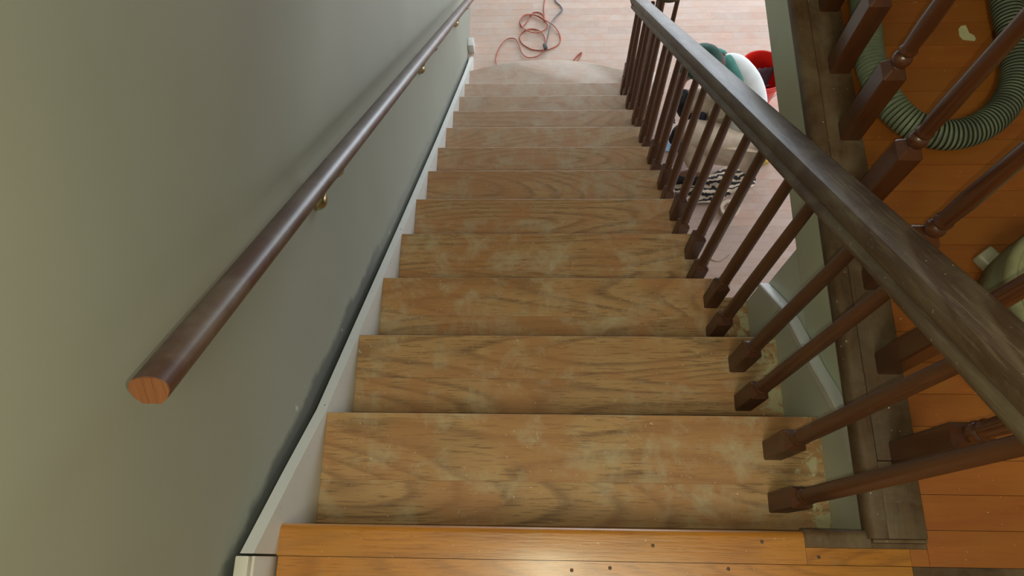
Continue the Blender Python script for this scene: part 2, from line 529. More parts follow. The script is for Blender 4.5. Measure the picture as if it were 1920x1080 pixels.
# the rest of the lower floor, out of view
def far_boards():
    vs, fs = [], []
    def add(x0, x1, y0, y1):
        n = len(vs)
        vs.extend([(x0, y0, FZ - .012), (x1, y0, FZ - .012), (x1, y1, FZ - .012), (x0, y1, FZ - .012), (x0, y0, FZ), (x1, y0, FZ), (x1, y1, FZ), (x0, y1, FZ)])
        fs.extend([(n, n + 3, n + 2, n + 1), (n + 4, n + 5, n + 6, n + 7), (n, n + 1, n + 5, n + 4), (n + 1, n + 2, n + 6, n + 5), (n + 2, n + 3, n + 7, n + 6), (n + 3, n, n + 4, n + 7)])
    a = 1.20
    k = -57
    while a + k * bw < 6.5:
        y0 = a + k * bw
        k += 1
        inview = 1.19 < y0 < yy - .001
        x = 2.75 if inview else WX
        while x < 5.0:
            x1 = min(5.0, x + random.uniform(.6, 1.6))
            add(x + .0005, x1 - .0005, y0 + .0005, y0 + bw - .0006)
            x = x1
    o = link('boards', mesh('boards', vs, fs), M['lower_floor'], fl)
    o['kind'] = 'stuff'
far_boards()

fu = struct(box('floor_upper', (RX + .02, .10, -.025), (3.0, 3.2, -.012), M['subfloor']))
box('subfloor', (WX, -2.1, -.025), (3.0, -.056, -.012), M['subfloor'], fu)
box('subfloor', (1.125, -.056, -.025), (3.0, .10, -.012), M['subfloor'], fu)
u_unit = box_me('board', (0, 0, 0), (1, 1, 1)); u_unit.materials.append(M['landing_floor'])
l_unit = box_me('board', (0, 0, 0), (1, 1, 1)); l_unit.materials.append(M['landing'])
bu = .0635
d_unit = box_me('board', (0, 0, 0), (1, 1, 1)); d_unit.materials.append(M['dark_board'])
y0 = -.0588
k = 0
while y0 + k * bu < 3.15:
    a = y0 + k * bu
    b = a + bu
    left = 1.202 if k > 3 else 1.197
    x = left
    first = random.choice((.75, 1.2, .5, 1.7))
    cuts = [left, left + first, left + first + 1.1]
    cuts = [c for c in cuts if c < 2.9] + [3.0]
    for i in range(len(cuts) - 1):
        if k == 0 and i == 0:
            board(fu, 1.1655, 1.1965, a + .0004, -.029, -.012, 0, u_unit)
        board(fu, cuts[i] + .0003, cuts[i + 1] - .0004, a + .0004, b - .0005, -.012, 0, u_unit)
    k += 1
k = 1
while y0 - k * bu > -.7:
    a = y0 - k * bu
    cuts = [WX + .03, 1.165 if k == 1 else random.uniform(.5, 1.6), 3.0]
    board(fu, .002, cuts[1] - .0004, a + .0004, a + bu - .0005, -.012, 0, l_unit)
    board(fu, cuts[1] + .0003, 3.0, a + .0004, a + bu - .0005, -.012, 0, d_unit if k == 1 else u_unit)
    k += 1
rest = box('boards', (0, -2.1, -.012), (3.0, y0 - (k - 1) * bu - .0005, 0), M['landing_floor'], fu)

# landing nosing board with its rounded front edge
def nosing_profile(yf, yb, zt, th, seg=6, rr=.013):
    pts = [(yb, zt)]
    for i in range(seg + 1):
        an = PI / 2 - PI / 2 * i / seg
        pts.append((yf - rr + rr * math.cos(an), zt - rr + rr * math.sin(an)))
    for i in range(seg + 1):
        an = -PI / 2 * i / seg
        pts.append((yf - rr + rr * math.cos(an), zt - th + rr + rr * math.sin(an)))
    pts.append((yb, zt - th))
    return pts
ln = prism('nosing_board', nosing_profile(0.0, -.0583, 0.0, .026), 'X', -.002, .978, M['landing'], fu)
nb2 = prism('nosing_patch', nosing_profile(0.004, -.0283, 0.0, .026), 'X', .9785, 1.0985, M['dark_trim'], fu)
nb2['label'] = 'dark brown patch let into the landing nosing'
board(fu, 1.0990, 1.1965, -.0285, -.0196, -.012, 0, d_unit)
board(fu, .9785, 1.165, -.0583, -.029, -.012, 0, l_unit)
# nail holes plugged in the landing boards
for (px_, py_) in ((1.0, -.045), (.835, -.058 - .01), (.90, -.02), (.55, -.075), (.70, -.03), (.62, -.07)):
    o = lathe('nail_plug', [(.0035, -.0004), (.0035, .0003), (.002, .0005)], M['boot'], fu, 10, loc=(px_, py_, .0002))

# dark trim board that carries the landing railing (setting)
t2 = struct(prism('trim_2', [(1.125, -.03), (1.098, -.03), (1.093, -.022), (1.092, .0), (1.098, .010), (1.108, .0135), (1.125, .0135)], 'Y', -.012, 3.2, M['dark_trim']))
box('trim_board', (1.1255, .128, -.012), (1.201, 3.2, .0155), M['dark_trim'], t2, bev=.002)
box('trim_board', (1.1255, -.012, -.012), (1.196, .127, .0135), M['dark_trim'], t2, bev=.002)
box('trim_end', (1.098, -.019, -.012), (1.196, -.0125, .010), M['dark_board'], t2, bev=.002)

# left skirting: slopes with the stair, a gap of shadow between it and the wall
sk_pts = [(-.056, .122), (.0, .062), (.10, -.045), (.26, -.222), (.50, -.438), (1.06, -.945), (1.86, -1.66), (2.94, -2.60), (3.33, -2.925)]
low = [(3.33, FZ), (3.05, FZ)] + [(yv, zn(yv) - .34) for yv in (2.9, 1.8, .9, .25)] + [(-.056, -.30)]
sk = struct(prism('baseboard_left', sk_pts + low, 'X', -.024, -.0005, M['white_trim']))
box('baseboard_cap', (-.030, -.30, .108), (-.006, -.060, .126), M['white_trim'], sk, bev=.003)
box('baseboard_board', (-.026, -.30, -.012), (-.002, -.060, .108), M['white_trim'], sk, bev=.001)
box('baseboard_end', (-.040, 3.385, FZ), (.002, 3.455, FZ + .085), M['white_trim'], sk, bev=.004)

# right skirting over the first three treads, with a moulded top edge
rs = [(-.02, -.026), (.06, -.062), (.13, -.052), (.20, -.066), (.30, -.150), (.36, -.205), (.50, -.315), (.56, -.366), (.655, -.487), (.688, -.53)]
rl = [(.688, -.80), (.40, -.60), (.2, -.4), (-.02, -.3)]
skr = struct(prism('baseboard_right', rs + rl, 'X', 1.115, RX - .0003, M['side_wall']))
mo = [(a, b + .006) for a, b in rs[2:]]
mo2 = [(a, b - .022) for a, b in reversed(rs[2:])]
prism('moulding', mo + mo2, 'X', 1.108, RX - .0005, M['white_trim'], skr, bev=.002)

# ------------------------------------------------------------------ staircase
st = thing('staircase', 'straight oak staircase of sanded treads leading down along the olive grey wall', 'staircase')
seams = [0, .150, .118, .125, .140, .09, .16, .12, .13, .10, .15, .12]
for k in range(1, 12):
    yb, yf, zt = (k - 1) * T - .030, k * T, -k * H
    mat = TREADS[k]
    ys = yf - seams[k]
    xr = 1.032
    if k <= 2:
        xr = 1.1148
    if k == 3:
        xr = 1.032
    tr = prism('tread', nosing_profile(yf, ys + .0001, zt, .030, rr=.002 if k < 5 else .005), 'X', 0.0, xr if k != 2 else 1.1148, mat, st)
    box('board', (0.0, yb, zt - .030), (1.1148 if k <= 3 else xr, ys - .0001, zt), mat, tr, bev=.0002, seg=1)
    if k == 3:
        box('tread_extension', (1.0325, ys, zt - .030), (1.1148, .700, zt), mat, tr, bev=.001)
    box('riser', (0.0, yf - .045, zt - H + .0005), (1.02 if k > 2 else 1.1148, yf - .031, zt - .0305), M['riser'], st)
box('riser', (0.0, -.05, -H + .0005), (1.1148, -.035, -.027), M['riser'], st)
# bottom step: bowed front, scrolled out to the right under the volute
k = 12
zt = -k * H
yb = 11 * T - .030
front = []
for i in range(25):
    u = i / 24
    front.append((u * 1.04, 3.062 + .09 * (1 - (2 * u - 1) ** 2)))
front += [(1.12, 3.055), (1.20, 3.06), (1.27, 3.04), (1.31, 2.97), (1.31, 2.88), (1.27, 2.81), (1.20, 2.775), (1.05, yb)]
poly = [(0.0, yb)] + front
def bowed():
    vs, fs = [], []
    lev = [(0, -.030), (.006, -.026), (.010, -.015), (.006, -.004), (0, 0)]
    cx, cy = .6, 2.9
    n = len(poly)
    for (off, dz) in lev:
        for (a, b) in poly:
            g = off - .010
            d = V((a - cx, b - cy)); d.normalize()
            vs.append((max(0, a + d.x * g) if a > .001 else 0.0, b + (d.y * g if b > yb + .01 else 0), zt + dz))
    for i in range(len(lev) - 1):
        for j in range(n):
            fs.append((i * n + j, i * n + (j + 1) % n, (i + 1) * n + (j + 1) % n, (i + 1) * n + j))
    fs += [tuple(range(n)), tuple(range((len(lev)) * n - 1, (len(lev) - 1) * n - 1, -1))]
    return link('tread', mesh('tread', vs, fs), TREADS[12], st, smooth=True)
bowed()
prism('riser', [(0.0, yb + .03)] + [(a, b - .035) for a, b in front[:25]] + [(1.10, 3.01), (1.24, 2.98), (1.26, 2.90), (1.20, 2.82), (1.05, yb + .03)], 'Z', FZ, zt - .031, M['riser'], st)
# outer string under the open side
prism('outer_string', [(yv, zn(yv) - .275) for yv in (.70, 2.85)] + [(2.85, FZ), (2.75, FZ), (.70, zn(.70) - .52)], 'X', .99, 1.015, M['riser'], st)

# ------------------------------------------------------------------ balusters
def block_me(name, w_, h_, cham=.010):
    a = w_ / 2
    vs, fs = [], []
    lv = [(a, 0), (a, h_ - cham * 1.6), (a * .55, h_)]
    for (s, z) in lv:
        c_ = s * .14
        ring = [(s - c_, -s), (s, -s + c_), (s, s - c_), (s - c_, s), (-s + c_, s), (-s, s - c_), (-s, -s + c_), (-s + c_, -s)]
        vs += [(u, v, z) for u, v in ring]
    for i in range(2):
        for j in range(8):
            fs.append((i * 8 + j, i * 8 + (j + 1) % 8, (i + 1) * 8 + (j + 1) % 8, (i + 1) * 8 + j))
    fs += [tuple(range(8)), tuple(range(23, 15, -1))]
    return mesh(name, vs, fs)

def spindle_me(name, h0, h1, r0=.0165, r1=.0115):
    L = h1 - h0
    pr = [(.0125, h0 - .004), (.0135, h0 + .004), (.0165, h0 + .008), (.0170, h0 + .012), (.0150, h0 + .016), (.0125, h0 + .019), (.0118, h0 + .026),
          (.0150, h0 + .033), (.0165, h0 + .036), (.0155, h0 + .040)]
    for i in range(1, 9):
        u = i / 8
        pr.append((r0 + (r1 - r0) * u ** 1.1, h0 + .044 + (L - .044) * u))
    return lathe_me(name, pr, 20)

def ball_spindle_me(name, h0, h1):
    L = h1 - h0
    pr = [(.011, h0 - .004), (.0125, h0 + .002)]
    for i in range(9):
        an = PI * (.12 + .76 * i / 8)
        pr.append((.0185 * math.sin(an), h0 + .018 - .0185 * math.cos(an)))
    pr += [(.0125, h0 + .038), (.0165, h0 + .041), (.0170, h0 + .045), (.0150, h0 + .049), (.0145, h0 + .056)]
    for i in range(1, 9):
        u = i / 8
        pr.append((.0165 - .0045 * u if i > 1 else .0165, h0 + .056 + (L - .056) * u))
    return lathe_me(name, pr, 22)

# stair railing: handrail over two balusters to a tread
sr = thing('stair_railing', 'dark-stained stair railing with sloping handrail and turned balusters along the open side', 'railing')
RXC = 1.0
def rail_top(yv):            # top of the handrail above the nosing line, read off the photograph
    return .835 - .022 * yv
ya, yb_ = -.42, 2.78
za, zb = zn(ya, rail_top(ya)), zn(yb_, rail_top(yb_))
rl_len = math.hypot(yb_ - ya, zb - za)
rprof = [(-.028, -.068), (.028, -.068), (.031, -.063), (.031, -.055), (.026, -.049), (.025, -.045), (.031, -.038), (.0345, -.028), (.0345, -.014), (.031, -.005), (.022, -.0012), (.0, 0),
         (-.022, -.0012), (-.031, -.005), (-.0345, -.014), (-.0345, -.028), (-.031, -.038), (-.025, -.045), (-.026, -.049), (-.031, -.055), (-.031, -.063)]
hr = sweep_rail('handrail', rl_len, rprof, M['rail'], sr)
dirv = V((0, yb_ - ya, zb - za)).normalized()
hr.location = (RXC, ya, za)
side = V((0, 0, 1)).cross(dirv).normalized()        # local Y
nrm = dirv.cross(side).normalized()
mm = Matrix.Identity(4)
for i in range(3):
    mm[i][0], mm[i][1], mm[i][2], mm[i][3] = dirv[i], side[i], nrm[i], hr.location[i]
hr.matrix_world = mm
slope = (zb - za) / (yb_ - ya)
def rail_bottom(yv):
    return za + (yv - ya) * slope - .068 / math.cos(math.atan(slope)) + .012
blk = block_me('base_block', .042, .168)
blk.materials.append(M['baluster'])
for k in range(1, 12):
    for off in (.076, .178):
        yv = (k - 1) * T + off - (.010 if (k, off) == (1, .076) else 0)
        z0 = -k * H
        h1 = rail_bottom(yv) - z0
        me = spindle_me('baluster', .168, h1)
        b_ = link('baluster', me, M['baluster'], sr, smooth=True)
        b_.location = (1.0065 + (.006 if (k, off) == (2, .076) else 0), yv, z0)
        if h1 > 0:
            bb = bpy.data.objects.new('base_block', blk)
            C.objects.link(bb); bb.parent = b_
# volute at the foot, over the scrolled end of the bottom step
vz = rail_bottom(2.78) + .080
def volute():
    cx, cy = 1.165, 2.905
    pts = [V((RXC, 2.74, zn(2.74, rail_top(2.74)) - .045)), V((RXC, 2.82, vz - .055)), V((RXC + .003, 2.90, vz - .072))]
    for i in range(16):
        an = PI * .93 - i * 2 * PI / 13
        rr = .158 - i * .0092
        pts.append(V((cx + rr * math.cos(an), cy + rr * math.sin(an) * .95, vz - .074)))
    pts = catmull(pts, 4)
    return tube('volute', pts, .034, M['rail'], sr, seg=14)
volute()
lathe('volute_cap', [(.055, -.035), (.06, -.02), (.06, -.005), (.05, .003), (.01, .006)], M['rail'], sr, 28, loc=(1.165, 2.905, vz - .07))
nz = -12 * H
lathe('newel', [(.030, 0), (.030, .16), (.034, .17), (.022, .20), (.030, .23), (.026, .45), (.019, vz - .10 - nz)], M['baluster'], sr, 24, loc=(1.165, 2.905, nz))
for (a, b) in ((1.055, 2.98), (1.17, 3.01), (1.262, 2.94), (1.235, 2.83), (1.10, 2.82)):
    b_ = link('baluster', spindle_me('baluster', .168, vz - .105 - nz), M['baluster'], sr, smooth=True)
    b_.location = (a, b, nz)
    bb = bpy.data.objects.new('base_block', blk)
    C.objects.link(bb); bb.parent = b_

# landing railing: taller base blocks with a ball turning
lr = thing('landing_railing', 'red-brown landing railing of ball-turned balusters on the dark upstairs trim board', 'railing', (1.173, 0, .0155))
blu = block_me('base_block', .045, .236, .012); blu.materials.append(M['baluster_red'])
spu = ball_spindle_me('baluster', .236, .80)
spu.materials.append(M['baluster_red'])
first = None
for i, yv in enumerate([.140 + .1755 * j for j in range(0, 16)]):
    if yv < 0.1:
        continue
    b_ = bpy.data.objects.new('baluster', spu)
    C.objects.link(b_); b_.parent = lr; b_.location = (0, yv, 0)
    bb = bpy.data.objects.new('base_block', blu)
    C.objects.link(bb); bb.parent = b_
for f in spu.polygons: f.use_smooth = True
hr2 = sweep_rail('handrail', 2.95, rprof, M['rail'], lr)
hr2.rotation_euler = (0, 0, PI / 2)
hr2.location = (0, .0, .87)

# ------------------------------------------------------------------ wall handrail on the left
wr_ = thing('wall_handrail', 'brown round-topped wooden handrail on brass brackets along the olive grey wall', 'handrail')
LX = .029
A = V((LX + .024, .116, .650)); B = V((LX + .024, 3.32, zn(3.32, .675)))
d = (B - A).normalized()
sd = V((0, 0, 1)).cross(d).normalized()
nr = d.cross(sd).normalized()
wp = [(-.011, -.020), (.011, -.020), (.0195, -.012), (.0235, -.002), (.0225, .006), (.0175, .0115), (.009, .0145), (0, .0155), (-.009, .0145), (-.0175, .0115), (-.0225, .006), (-.0235, -.002), (-.0195, -.012)]
w_ = sweep_rail('rail', (B - A).length, wp, M['wall_rail'], wr_)
mm = Matrix.Identity(4)
for i in range(3):
    mm[i][0], mm[i][1], mm[i][2], mm[i][3] = d[i], sd[i], nr[i], A[i]
w_.matrix_world = mm
# bare sawn end
def end_cap():
    vs = [(-.0025, a * .99, b * .99) for a, b in wp] + [(0, a, b) for a, b in wp]
    n = len(wp)
    me = mesh('cut_end', vs, [tuple(range(n)), tuple(range(2 * n - 1, n - 1, -1))] + [(i, (i + 1) % n, n + (i + 1) % n, n + i) for i in range(n)])
    o = link('cut_end', me, M['rail_end'], wr_)
    o.matrix_world = mm
    o['label'] = 'bare orange sawn end of the handrail'
end_cap()
for yv in (.735, 1.94, 3.01):
    t = (yv - A.y) / d.y
    c = A + d * t
    br = lathe('bracket', [(.025, 0), (.026, .003), (.0245, .010), (.020, .018), (.012, .024), (.004, .0255)], M['brass'], wr_, 24)
    br.rotation_euler = (0, PI / 2, 0)
    br.location = (WX + .0005, c.y, c.z - .178)
    base = V((WX + .018, c.y, c.z - .178))
    arm = catmull([base + V((-.004, 0, .004)), base + V((.012, 0, .045)), base + V((.032, 0, .095)), V((c.x - .004, c.y, c.z - .050)), V((c.x, c.y, c.z - .022))], 6)
    ar = tube('bracket_arm', arm, .0065, M['brass'], None, 10)
    ar.parent = br
    ar.matrix_parent_inverse = Matrix.Translation(br.location).inverted() if False else (Matrix.Translation(br.location) @ Euler((0, PI / 2, 0)).to_matrix().to_4x4()).inverted()
    sa = link('saddle', box_me('saddle', (-.014, -.009, -.003), (.014, .009, .003), .001), M['brass'], br)
    mm2 = mm.copy()
    for i in range(3):
        mm2[i][3] = (c - nr * .0245)[i]
    sa.matrix_parent_inverse = (Matrix.Translation(br.location) @ Euler((0, PI / 2, 0)).to_matrix().to_4x4()).inverted()
    sa.matrix_basis = mm2

# ------------------------------------------------------------------ things on the upper floor
hp = catmull([(1.26, 1.75, .034), (1.262, 1.45, .034), (1.250, 1.19, .034), (1.241, 1.098, .034), (1.238, .995, .034), (1.263, .900, .034), (1.306, .845, .034), (1.367, .821, .034), (1.437, .836, .034), (1.503, .887, .034),
              (1.548, .963, .034), (1.566, 1.064, .034), (1.572, 1.185, .034), (1.60, 1.35, .034), (1.72, 1.5, .034), (1.95, 1.52, .034), (2.15, 1.35, .034)], 40)
# resample evenly so that every ridge has the same pitch
def resample(P, step):
    out = [P[0].copy()]
    acc = 0
    for i in range(1, len(P)):
        a, b = P[i - 1], P[i]
        L = (b - a).length
        while acc + L >= step:
            t = (step - acc) / L
            a = a + (b - a) * t
            out.append(a.copy())
            L = (b - a).length
            acc = 0
        acc += L
    return out
hp = resample(hp, .0023)
rid = [.0292, .0326, .0332, .0326]
ho = tube('vacuum_hose', hp, lambda i: rid[i % 4], M['hose'], None, seg=28)
ho.data.materials.append(M['groove'])
for i, f in enumerate(ho.data.polygons):
    if (i // 28) % 4 in (0, 3) and i < 28 * (len(hp) - 1):
        f.material_index = 1 if (i // 28) % 4 == 0 else 0
tag(ho, 'thick ribbed grey-green vacuum hose looping on the orange upstairs floor', 'hose')

sp = [(1.470, 1.128), (1.478, 1.137), (1.489, 1.139), (1.491, 1.128), (1.4925, 1.117), (1.502, 1.110), (1.505, 1.100), (1.501, 1.094), (1.486, 1.096), (1.475, 1.098), (1.469, 1.108)]
so = prism('paint_spot', sp, 'Z', .0003, .0018, M['splotch'])
tag(so, 'dried cream paint spot on the orange upstairs floor inside the hose loop', 'paint spot')

vx, vy = 1.500, .415
va = thing('vacuum_drum', 'dusty olive round vacuum drum standing behind the landing balusters', 'vacuum', (vx, vy, 0))
lathe('drum', [(.128, .012), (.145, .03), (.150, .09), (.149, .128)], M['vac_rim'], va, 56)
lathe('lid', [(.149, .1285), (.1515, .138), (.1500, .150), (.144, .157), (.139, .158), (.134, .154), (.129, .157), (.122, .163), (.117, .160), (.112, .163), (.09, .172), (.05, .180), (.01, .182)], M['vac'], va, 64, cap0=False)
ft = link('caster_foot', box_me('caster_foot', (-.020, -.020, 0), (.020, .020, .03), .007, 3), M['pale_plastic'], va, smooth=True)
ft.location = (1.345 - vx, .405 - vy, 0)
ft.rotation_euler = (0, 0, .6)
ft['label'] = 'pale rounded plastic foot'
for an in (.9, 2.2, -1.2, -.2):
    f2 = bpy.data.objects.new('caster_foot', ft.data)
    C.objects.link(f2); f2.parent = va
    f2.location = (.15 * math.cos(an), .15 * math.sin(an), 0)
    f2.rotation_euler = (0, 0, an)
for i in range(6):
    pass

# ------------------------------------------------------------------ things on the lower floor
def flat(pts, z=FZ + .0045, wob=.0):
    return [V((a, b, z + (wob * (i % 3)))) for i, (a, b) in enumerate(pts)]
import_c = [(.525, 3.98), (.512, 3.86), (.505, 3.78), (.510, 3.70), (.515, 3.655), (.500, 3.715), (.462, 3.742), (.425, 3.735), (.400, 3.700), (.385, 3.660), (.345, 3.60),
            (.330, 3.63), (.335, 3.675), (.370, 3.715), (.430, 3.712), (.485, 3.680), (.530, 3.625), (.520, 3.585), (.470, 3.550), (.415, 3.552), (.360, 3.585), (.332, 3.64),
            (.350, 3.690), (.400, 3.710), (.460, 3.70), (.520, 3.655), (.585, 3.600), (.625, 3.52), (.615, 3.455), (.560, 3.415), (.50, 3.400), (.42, 3.410), (.35, 3.46), (.33, 3.52),
            (.365, 3.575), (.430, 3.590), (.490, 3.555), (.515, 3.48), (.505, 3.40), (.46, 3.345), (.39, 3.335), (.345, 3.38), (.325, 3.45), (.295, 3.50), (.245, 3.50), (.200, 3.45), (.170, 3.38), (.160, 3.30), (.20, 3.235), (.33, 3.24)]
cp = flat(import_c)
for i, v in enumerate(cp):
    v.z += .009 * ((i // 9) % 3) * .6
oc = thing('extension_cord', 'coiled orange extension cord on the lower floor below the bowed step', 'cord', (0, 0, 0))
tube('cable', catmull(cp, 7), .0042, M['orange'], oc, 8)
lathe('connector', [(.010, 0), (.013, .006), (.013, .035), (.009, .05)], M['orange'], oc, 14, loc=(.33, 3.24, FZ + .014))
tail = thing('cord_tail', 'short doubled loop of orange cord sticking out beside the bowed step', 'cord')
tube('cable', catmull(flat([(.66, 3.19), (.69, 3.26), (.735, 3.335), (.772, 3.375), (.776, 3.365), (.745, 3.30), (.71, 3.20)]), 7), .0046, M['orange'], tail, 8)
gc = thing('grey_cord', 'thin grey power cord with a black plug lying across the orange coil', 'cord')
tube('cable', catmull([V((.575, 3.98, FZ + .005)), V((.590, 3.85, FZ + .006)), V((.625, 3.80, FZ + .006)), V((.640, 3.755, FZ + .008)), V((.590, 3.69, FZ + .012)), V((.557, 3.62, FZ + .024)), V((.540, 3.54, FZ + .026)), V((.528, 3.47, FZ + .024)), V((.520, 3.435, FZ + .026))], 8), .0048, M['grey_cord'], gc, 8)
pl = link('plug', box_me('plug', (-.013, -.022, -.011), (.013, .022, .011), .004, 2), M['plug'], gc, smooth=True)
pl.location = (.515, 3.412, FZ + .030); pl.rotation_euler = (0, 0, .25)
strg = tube('string', catmull(flat([(1.56, 1.80), (1.585, 1.765), (1.625, 1.755), (1.67, 1.775), (1.70, 1.80)], FZ + .003), 8), .0028, M['tan'], None, 8)
tag(strg, 'short tan string lying on the pink lower floor behind the balusters', 'string')

# bucket
bk = thing('red_bucket', 'red plastic bucket half hidden by the pale fascia beside the crouching person', 'bucket', (1.925, 2.945, FZ))
bp = [(.118, .0), (.120, .004), (.142, .300), (.147, .302), (.147, .318), (.144, .322), (.150, .326), (.151, .352), (.155, .362), (.153, .368), (.147, .367), (.143, .352), (.137, .30), (.130, .20), (.122, .10), (.112, .012), (.004, .010)]
lathe('body', bp, M['red'], bk, 56, cap1=True)
hb = [V((.157 * math.cos(a_), .157 * math.sin(a_) * .98, .335 - .10 * abs(math.sin(a_)))) for a_ in [PI * i / 16 for i in range(17)]]
bh = tube('wire_handle', [v + V((0, 0, 0)) for v in hb], .0022, M['wire'], bk, 8)
bh.rotation_euler = (0, 0, PI)
# slate cloth hanging inside the bucket
def cloth(name, nx, ny, f, mat, th=.004):
    vs, fs = [], []
    for i in range(nx + 1):
        for j in range(ny + 1):
            vs.append(f(i / nx, j / ny))
    for i in range(nx):
        for j in range(ny):
            a = i * (ny + 1) + j
            fs.append((a, a + 1, a + ny + 2, a + ny + 1))
    me = mesh(name, vs, fs)
    o = link(name, me, mat, None, smooth=True)
    md = o.modifiers.new('thick', 'SOLIDIFY'); md.thickness = th
    return o
rg = cloth('slate_rag', 14, 16, lambda u, v: (1.905 + .13 * u - .075 * v + .03 * v * v, 2.985 + .05 * u - .15 * v, FZ + .325 - .10 * math.sin(v * PI) - .05 * u + .006 * math.sin(u * 17 + v * 5)), M['slate'], .006)
tag(rg, 'slate-coloured rag stuffed in the red bucket', 'rag')

# patterned rag on the floor by the feet
def rag_f(u, v):
    x = 1.36 + .52 * u + .03 * math.sin(v * 5)
    yv = 2.10 + .20 * v + .16 * u + .02 * math.sin(u * 9)
    z = FZ + .012 + .014 * (1 + math.sin(u * 13 + v * 4) * math.cos(v * 9 - u * 5))
    return (x, yv, z)
zr = cloth('patterned_rag', 34, 18, rag_f, M['zebra'], .006)
tag(zr, 'crumpled black and cream patterned cloth on the floor by the person\'s feet', 'cloth')
tr_ = lathe('tape_roll', [(.040, 0), (.062, 0), (.063, .004), (.063, .034), (.061, .037), (.041, .037), (.040, .033), (.040, .0)], M['trousers'], None, 36, False, False, loc=(1.72, 2.115, FZ + .001))
tag(tr_, 'cream roll of tape lying flat on the floor below the patterned cloth', 'tape')
bt = box('blue_paper', (1.30, 2.56, FZ + .0008), (1.42, 2.70, FZ + .003), M['blue_tape'])
tag(bt, 'pale blue paper sheet on the floor under the person\'s hand', 'paper')

# ------------------------------------------------------------------ the crouching person
def skin(name, joints, edges, mat, parent=None, sub=2, root=0):
    me = bpy.data.meshes.new(name)
    me.from_pydata([tuple(j[0]) for j in joints], edges, [])
    o = bpy.data.objects.new(name, me)
    C.objects.link(o)
    o.modifiers.new('skin', 'SKIN')
    me_sk = me.skin_vertices[0].data if me.skin_vertices else None
    if me_sk is None:
        bm = bmesh.new(); bm.from_mesh(me); bm.verts.layers.skin.verify(); bm.to_mesh(me); bm.free()
        me_sk = me.skin_vertices[0].data
    for i, j in enumerate(joints):
        rr = j[1]
        me_sk[i].radius = rr if isinstance(rr, tuple) else (rr, rr)
        me_sk[i].use_root = (i == root)
    ss = o.modifiers.new('sub', 'SUBSURF'); ss.levels = sub; ss.render_levels = sub
    bpy.context.view_layer.update()
    dg = bpy.context.evaluated_depsgraph_get()
    me2 = bpy.data.meshes.new_from_object(o.evaluated_get(dg))
    o.modifiers.clear()
    o.data = me2
    me2.name = name
    me2.materials.clear(); me2.materials.append(mat)
    for f in me2.polygons: f.use_smooth = True
    if parent is not None: o.parent = parent
    return o

P = dict(pel=V((1.72, 2.44, FZ + .36)), sp1=V((1.735, 2.54, FZ + .49)), sp2=V((1.690, 2.635, FZ + .61)), ch=V((1.610, 2.70, FZ + .70)), nk=V((1.530, 2.70, FZ + .755)),
         nk2=V((1.49, 2.685, FZ + .78)),
         shN=V((1.555, 2.675, FZ + .75)), elN=V((1.675, 2.45, FZ + .70)), wrN=V((1.50, 2.50, FZ + .52)),
         shF=V((1.555, 2.79, FZ + .66)), elF=V((1.37, 2.79, FZ + .53)), wrF=V((1.35, 2.755, FZ + .27)),
         hpN=V((1.73, 2.37, FZ + .35)), knN=V((1.37, 2.42, FZ + .50)), anN=V((1.52, 2.34, FZ + .12)), toN=V((1.35, 2.34, FZ + .055)),
         hpF=V((1.74, 2.54, FZ + .35)), knF=V((1.40, 2.66, FZ + .50)), anF=V((1.57, 2.60, FZ + .12)), toF=V((1.42, 2.62, FZ + .055)),
         heN=V((1.57, 2.34, FZ + .065)), heF=V((1.62, 2.60, FZ + .065)))
pe = thing('person', 'crouching person in green cap, white and teal shirt and cream trousers', 'person')
jn = ['pel', 'sp1', 'sp2', 'ch', 'nk', 'nk2', 'shN', 'elN', 'wrN', 'shF', 'elF', 'wrF', 'hpN', 'knN', 'anN', 'toN', 'hpF', 'knF', 'anF', 'toF']
rad = dict(pel=(.125, .10), sp1=(.12, .10), sp2=(.13, .105), ch=(.125, .10), nk=.058, nk2=.052, shN=.062, elN=.042, wrN=.028, shF=.062, elF=.042, wrF=.028, hpN=.085, knN=.058, anN=.040, toN=.032, hpF=.085, knF=.058, anF=.040, toF=.032)
ed = [('pel', 'sp1'), ('sp1', 'sp2'), ('sp2', 'ch'), ('ch', 'nk'), ('nk', 'nk2'), ('ch', 'shN'), ('shN', 'elN'), ('elN', 'wrN'), ('ch', 'shF'), ('shF', 'elF'), ('elF', 'wrF'), ('pel', 'hpN'), ('hpN', 'knN'), ('knN', 'anN'), ('anN', 'toN'), ('pel', 'hpF'), ('hpF', 'knF'), ('knF', 'anF'), ('anF', 'toF')]
body = skin('body', [(P[j], rad[j]) for j in jn], [(jn.index(a), jn.index(b)) for a, b in ed], M['skin'], pe)
# head: shaped by hand, faces the floor in front of the hands
def head():
    bm = bmesh.new()
    bmesh.ops.create_uvsphere(bm, u_segments=28, v_segments=20, radius=1)
    for v in bm.verts:
        x, yv, z = v.co
        # local: +X face, Z up
        sx, sy, sz = .098, .076, .115
        if z < 0: sy *= 1 - .25 * (-z); sx *= 1 - .08 * (-z)
        nx, ny, nz_ = x * sx, yv * sy, z * sz
        if x > .75:
            nx -= .006
            g = math.exp(-((yv / .13) ** 2 + ((z + .08) / .20) ** 2)); nx += .024 * g          # nose
            for s in (-1, 1):
                g = math.exp(-(((yv - s * .34) / .16) ** 2 + ((z - .06) / .12) ** 2)); nx -= .008 * g   # eye sockets
            g = math.exp(-((yv / .26) ** 2 + ((z + .42) / .06) ** 2)); nx += .006 * g
            g = math.exp(-((yv / .3) ** 2 + ((z + .75) / .16) ** 2)); nx += .010 * g
        v.co = (nx, ny, nz_)
    me = bpy.data.meshes.new('head'); bm.to_mesh(me); bm.free()
    return link('head', me, M['skin'], pe, smooth=True)
hd = head()
